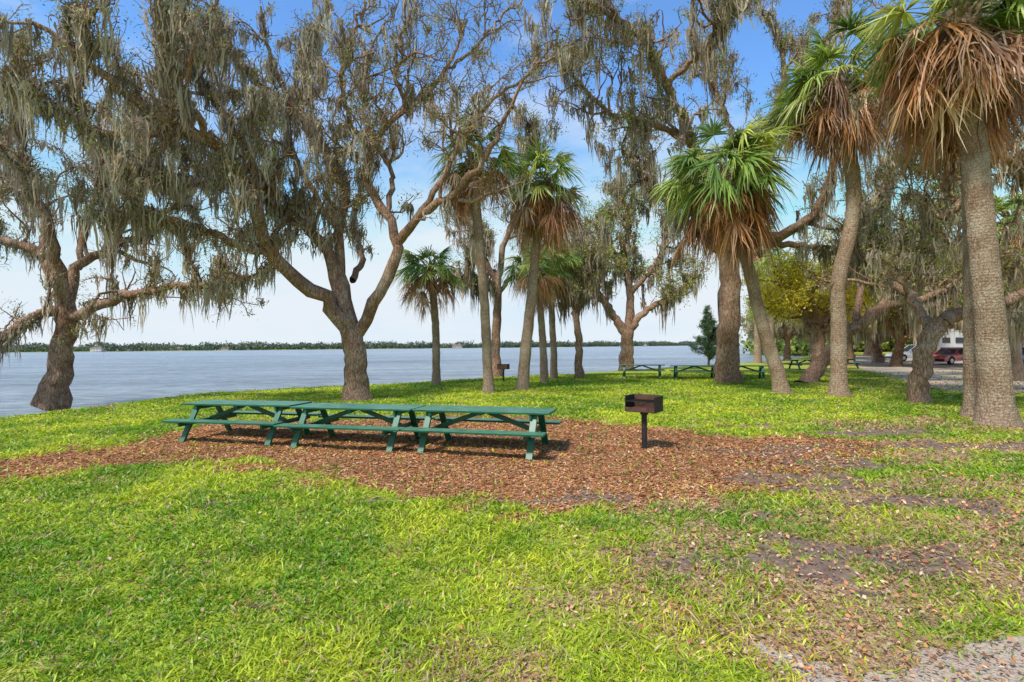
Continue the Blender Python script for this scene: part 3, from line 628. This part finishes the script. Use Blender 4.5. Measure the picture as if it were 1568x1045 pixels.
def table_mesh(L=2.6):
    b=Bd(); h=L/2
    for i in range(5): b.box((0,(i-2)*.155,.745),(L,.143,.038))
    for s in (-1,1):
        for k in (0,1): b.box((0,s*(.62+k*.152),.445),(L,.143,.038))
        x=s*(h-.34)
        b.box((x,0,.6805),(.045,.72,.088))
        b.box((x,0,.3805),(.045,1.56,.088))
        for t in (-1,1):
            b.beam((x+s*.0475,t*.24,.722),(x+s*.0475,t*.66,0.0),.048,.12,0,up=(1,0,0))
        b.beam((x-s*.03,0,.40),(s*.06,0,.705),.045,.085,0)
    b.box((0,0,.703),(.09,.70,.043))
    return b.mesh("picnic_table",[M_green])
TM=table_mesh()
def put_table(x,y,rz):
    z=float(ground_z(np.array([x]),np.array([y]))[0]); Bd().obj("picnic_table",None,(x,y,z),rz,.006,TM)
fr=np.array([.66,8.88]); u=np.array([-.970,.243]); nn=np.array([.243,.970])
for k,dr in ((0,-.035),(1,.0),(2,.02)):
    c=fr+u*(1.31+2.64*k)+nn*.385+(0,0.02*k); put_table(c[0],c[1],math.atan2(-.243,.970)+dr)
for i,(p0,p1) in enumerate((((942,579),(1036,581)),((1030,581),(1112,582)),((1106,582),(1184,583)))):
    g0=G(*p0)[:2]; g1=G(*p1)[:2]; c=(g0+g1)/2+np.array([0,.7]); put_table(c[0],c[1],math.atan2(g1[1]-g0[1],g1[0]-g0[0])*.5-.05*i)
g=G(1236,566); put_table(g[0],g[1],.1); put_table(g[0]+2.8,g[1]+.6,.15)
# park grills
def grill_mesh():
    b=Bd(); z0=.70; w=.56; d=.40; h=.27; t=.008
    b.cyl((0,0,-.1),(0,0,z0-.02),.05,0,16); b.cyl((0,0,z0-.06),(0,0,z0),.07,0,16)
    b.cyl((0,0,-.02),(0,0,.03),.085,0,16,.05)
    b.box((0,0,z0+t/2),(w,d,t),0)
    b.box((0,d/2-t/2,z0+t+h/2),(w,t,h),1)
    for s in (-1,1):
        b.box((s*(w/2-t/2),-t/2,z0+t+h/2),(t,d-t,h),0)
        b.box((s*(w/2+.012),0,z0+h+t+.004),(.035,d,.008),0)
        b.cyl((s*w*.3,-d/2-.12,z0+h*.72),(s*w*.3,-d/2+.02,z0+h*.72),.009,0,8)
    b.box((0,d/2+.012,z0+h+t+.004),(w,.03,.008),0)
    b.box((0,-d/2-.006,z0+.045),(w,.01,.075),1)
    for i in range(15): b.cyl((-w/2+.03+i*(w-.06)/14,-d/2+.01,z0+h*.72),(-w/2+.03+i*(w-.06)/14,d/2-.02,z0+h*.72),.006,0,6)
    for s in (-.18,.18): b.cyl((-w/2+.01,s,z0+h*.72-.012),(w/2-.01,s,z0+h*.72-.012),.007,0,6)
    b.box((0,.02,z0+.05),(w*.8,d*.6,.03),1)
    return b.mesh("park_grill",[M_iron,M_rust])
GM=grill_mesh()
g=G(987,689); Bd().obj("park_grill",None,(g[0],g[1],0),math.radians(-38),.003,GM)
g=G(771,586); Bd().obj("park_grill",None,(g[0],g[1],0),math.radians(160),.003,GM)
# vehicles
def car(name,loc,rz,color,suv=False):
    body=princ(name+"_paint",color,.25,0,.03,3,coat=.6)
    b=Bd(); hz=1.0 if suv else .88; rf=1.72 if suv else 1.44; L=2.25
    def arch(cx): return [(cx+.40*math.cos(t),.34+.40*math.sin(t)) for t in [pi*k/8 for k in range(9)]]
    low=[(L,.28)]+arch(1.38)+arch(-1.32)+[(-L,.28),(-L-.03,.6),(-L+.02,hz),(-1.75,hz+.04),(.85,hz+.02),(1.85,hz-.12),(L-.03,hz-.25),(L+.04,.55)]
    b.prism(low,lambda x,z:.90-.06*(abs(x)/L)**4-.04*max(0,z-.6),0)
    rear=-2.1 if suv else -1.75
    gl=[(rear,hz),(rear+(.15 if suv else .65),rf-.05),(.0,rf-.03),(.95,hz)]
    b.prism(gl,lambda x,z:.84-.20*(z-hz)/(rf-hz),1)
    rfp=[(rear+(.10 if suv else .60),rf-.06),(rear+(.22 if suv else .75),rf),(-.1,rf+.01),(.08,rf-.05)]
    b.prism(rfp,lambda x,z:.665,0)
    for s in (-1,1):
        for x0,x1 in ((rear,rear+(.15 if suv else .65)),(.95,.02),(-.45,-.45),(-1.3,-1.25)):
            b.beam((x0,s*.85,hz-.01),(x1,s*.66,rf-.03),.03,.07,0,up=(0,1,0))
        b.box((.75,s*.95,hz+.08),(.12,.16,.12),0)
        b.box((L-.06,s*.62,hz-.32),(.14,.34,.13),4); b.box((-L+.02,s*.68,hz-.14),(.1,.26,.16),5)
        for cx in (1.38,-1.32):
            b.cyl((cx,s*.68,.34),(cx,s*.88,.34),.34,2,20); b.cyl((cx,s*.87,.34),(cx,s*.895,.34),.21,3,12)
    b.box((L+.0,0,.4),(.12,1.5,.16),2); b.box((-L,0,.4),(.12,1.5,.16),2)
    b.obj(name,[body,M_glass,M_tyre,M_chrome,M_lamp,princ("tail_lens",(.4,.02,.02),.3)],loc,rz,.02)
def motorhome(loc,rz):
    wh=princ("white_fiberglass",(.75,.75,.73),.35,0,.04,2); st=princ("graphic_stripe",(.12,.16,.3),.5)
    b=Bd()
    prof=[(-3.6,.5),(-3.65,3.0),(-3.4,3.15),(2.9,3.15),(3.5,2.7),(3.4,2.0),(2.6,1.95),(3.2,1.2),(3.9,1.05),(4.0,.5)]
    b.prism(prof,lambda x,z:1.15 if x<2.95 else 1.02,0)
    for s in (-1,1):
        for x,w in ((-2.6,1.),(-.8,1.2),(1.2,.9)): b.box((x,s*1.155,2.15),(w,.03,.55),1)
        b.box((-.3,s*1.156,1.35),(6.2,.02,.16),4); b.box((2.75,s*1.1,1.6),(.5,.12,.45),1)
        for cx in (2.9,-2.2): b.cyl((cx,s*.85,.4),(cx,s*1.17,.4),.4,2,20); b.cyl((cx,s*1.16,.4),(cx,s*1.185,.4),.22,3,12)
    b.box((0.,-1.16,1.5),(.65,.03,1.7),0); b.box((-1,0,3.28),(.9,.7,.26),0); b.box((2.93,0,1.6),(.4,1.8,.5),1)
    b.obj("motorhome",[wh,M_glass,M_tyre,M_chrome,st],loc,rz,.03)
def at(px,d): return ((px-784)/784*d,d,0)
car("red_car",at(1455,45),math.radians(200),(.70,.02,.025))
car("blue_car",at(1566,45),math.radians(200),(.03,.08,.3))
car("white_suv",at(1398,54),math.radians(170),(.8,.8,.8),True)
motorhome(at(1462,54),math.radians(12))
# waterfront houses far across the bay
rh=np.random.default_rng(5)
M_roof=princ("roof_tile",(.22,.15,.12),.8); M_wall=princ("stucco_wall",(.42,.38,.33),.8); M_wall2=princ("white_wall",(.55,.55,.53),.8)
for px in (150,275,345,700,985):
    b=Bd(); w=rh.uniform(6,10); h=rh.uniform(3.5,5.5); dp=5
    b.box((0,0,h/2),(2*w,2*dp,h),0); b.add([(-w-.6,-dp-.6,h),(w+.6,-dp-.6,h),(w+.6,dp+.6,h),(-w-.6,dp+.6,h),(-w+3,0,h+3),(w-3,0,h+3)],[(0,1,5,4),(2,3,4,5),(1,2,5),(3,0,4),(0,3,2,1)],1)
    for i in range(4): b.box((-w+2+i*(2*w-4)/3,-dp-.03,h*.5),(1.6,.08,1.6),2)
    yy=np.arange(500,2600,8.); sdv=sdpoly((px-784)/784*yy,yy,far); kk=np.argmax(sdv>14)
    if sdv[kk]<=14: continue
    b.obj("waterfront_house",[M_wall if rh.random()<.5 else M_wall2,M_roof,M_glass],((px-784)/784*yy[kk],yy[kk],0),0)
# ---------------------------------------------------------------- world and sun
el=math.radians(54); az=math.radians(-140)
w=bpy.data.worlds.new("World"); sc.world=w; w.use_nodes=True; nt=w.node_tree; nt.nodes.clear(); n=N(nt)
out=nt.nodes.new('ShaderNodeOutputWorld'); bg=nt.nodes.new('ShaderNodeBackground'); bg.inputs[1].default_value=.15
sky=nt.nodes.new('ShaderNodeTexSky'); sky.sky_type='NISHITA'; sky.sun_disc=False; sky.sun_elevation=el; sky.sun_rotation=az; sky.air_density=1.0; sky.dust_density=.4; sky.ozone_density=2.
tc=n.n('ShaderNodeTexCoord'); mp=n.n('ShaderNodeMapping'); mp.inputs['Scale'].default_value=(1,1,3.2); n.l(tc.outputs['Generated'],mp.inputs[0])
c1=n.noise(2.1,7,mp.outputs[0],.6); sx=n.n('ShaderNodeSeparateXYZ'); n.l(tc.outputs['Generated'],sx.inputs[0])
lowm=n.n('ShaderNodeMapRange'); n.l(sx.outputs[2],lowm.inputs[0]); lowm.inputs[1].default_value=0; lowm.inputs[2].default_value=.55; lowm.inputs[3].default_value=.26; lowm.inputs[4].default_value=-.12
cf=n.ramp(n.math('ADD',c1,lowm.outputs[0]),[(.44,(0,0,0)),(.74,(.9,.9,.9))])
tint=n.mix(1.0,sky.outputs[0],(1.05,1.48,1.85),'MULTIPLY')
tint=n.mix(1.0,tint,(4.3,5.5,6.5),'DARKEN')
col=n.mix(cf,tint,(5.5,5.9,6.3)); n.l(col,bg.inputs[0]); n.l(bg.outputs[0],out.inputs[0])
sun=bpy.data.lights.new("sun",'SUN'); sun.energy=4.4; sun.angle=math.radians(7); sun.color=(1,.94,.85)
so=bpy.data.objects.new("sun",sun); sc.collection.objects.link(so)
S=Vector((math.sin(az)*math.cos(el),math.cos(az)*math.cos(el),math.sin(el))); so.rotation_euler=S.to_track_quat('Z','Y').to_euler()
sc.view_settings.view_transform='Standard'; sc.view_settings.look='None'; sc.view_settings.exposure=0
print("T done",time.time()-T0,flush=True)
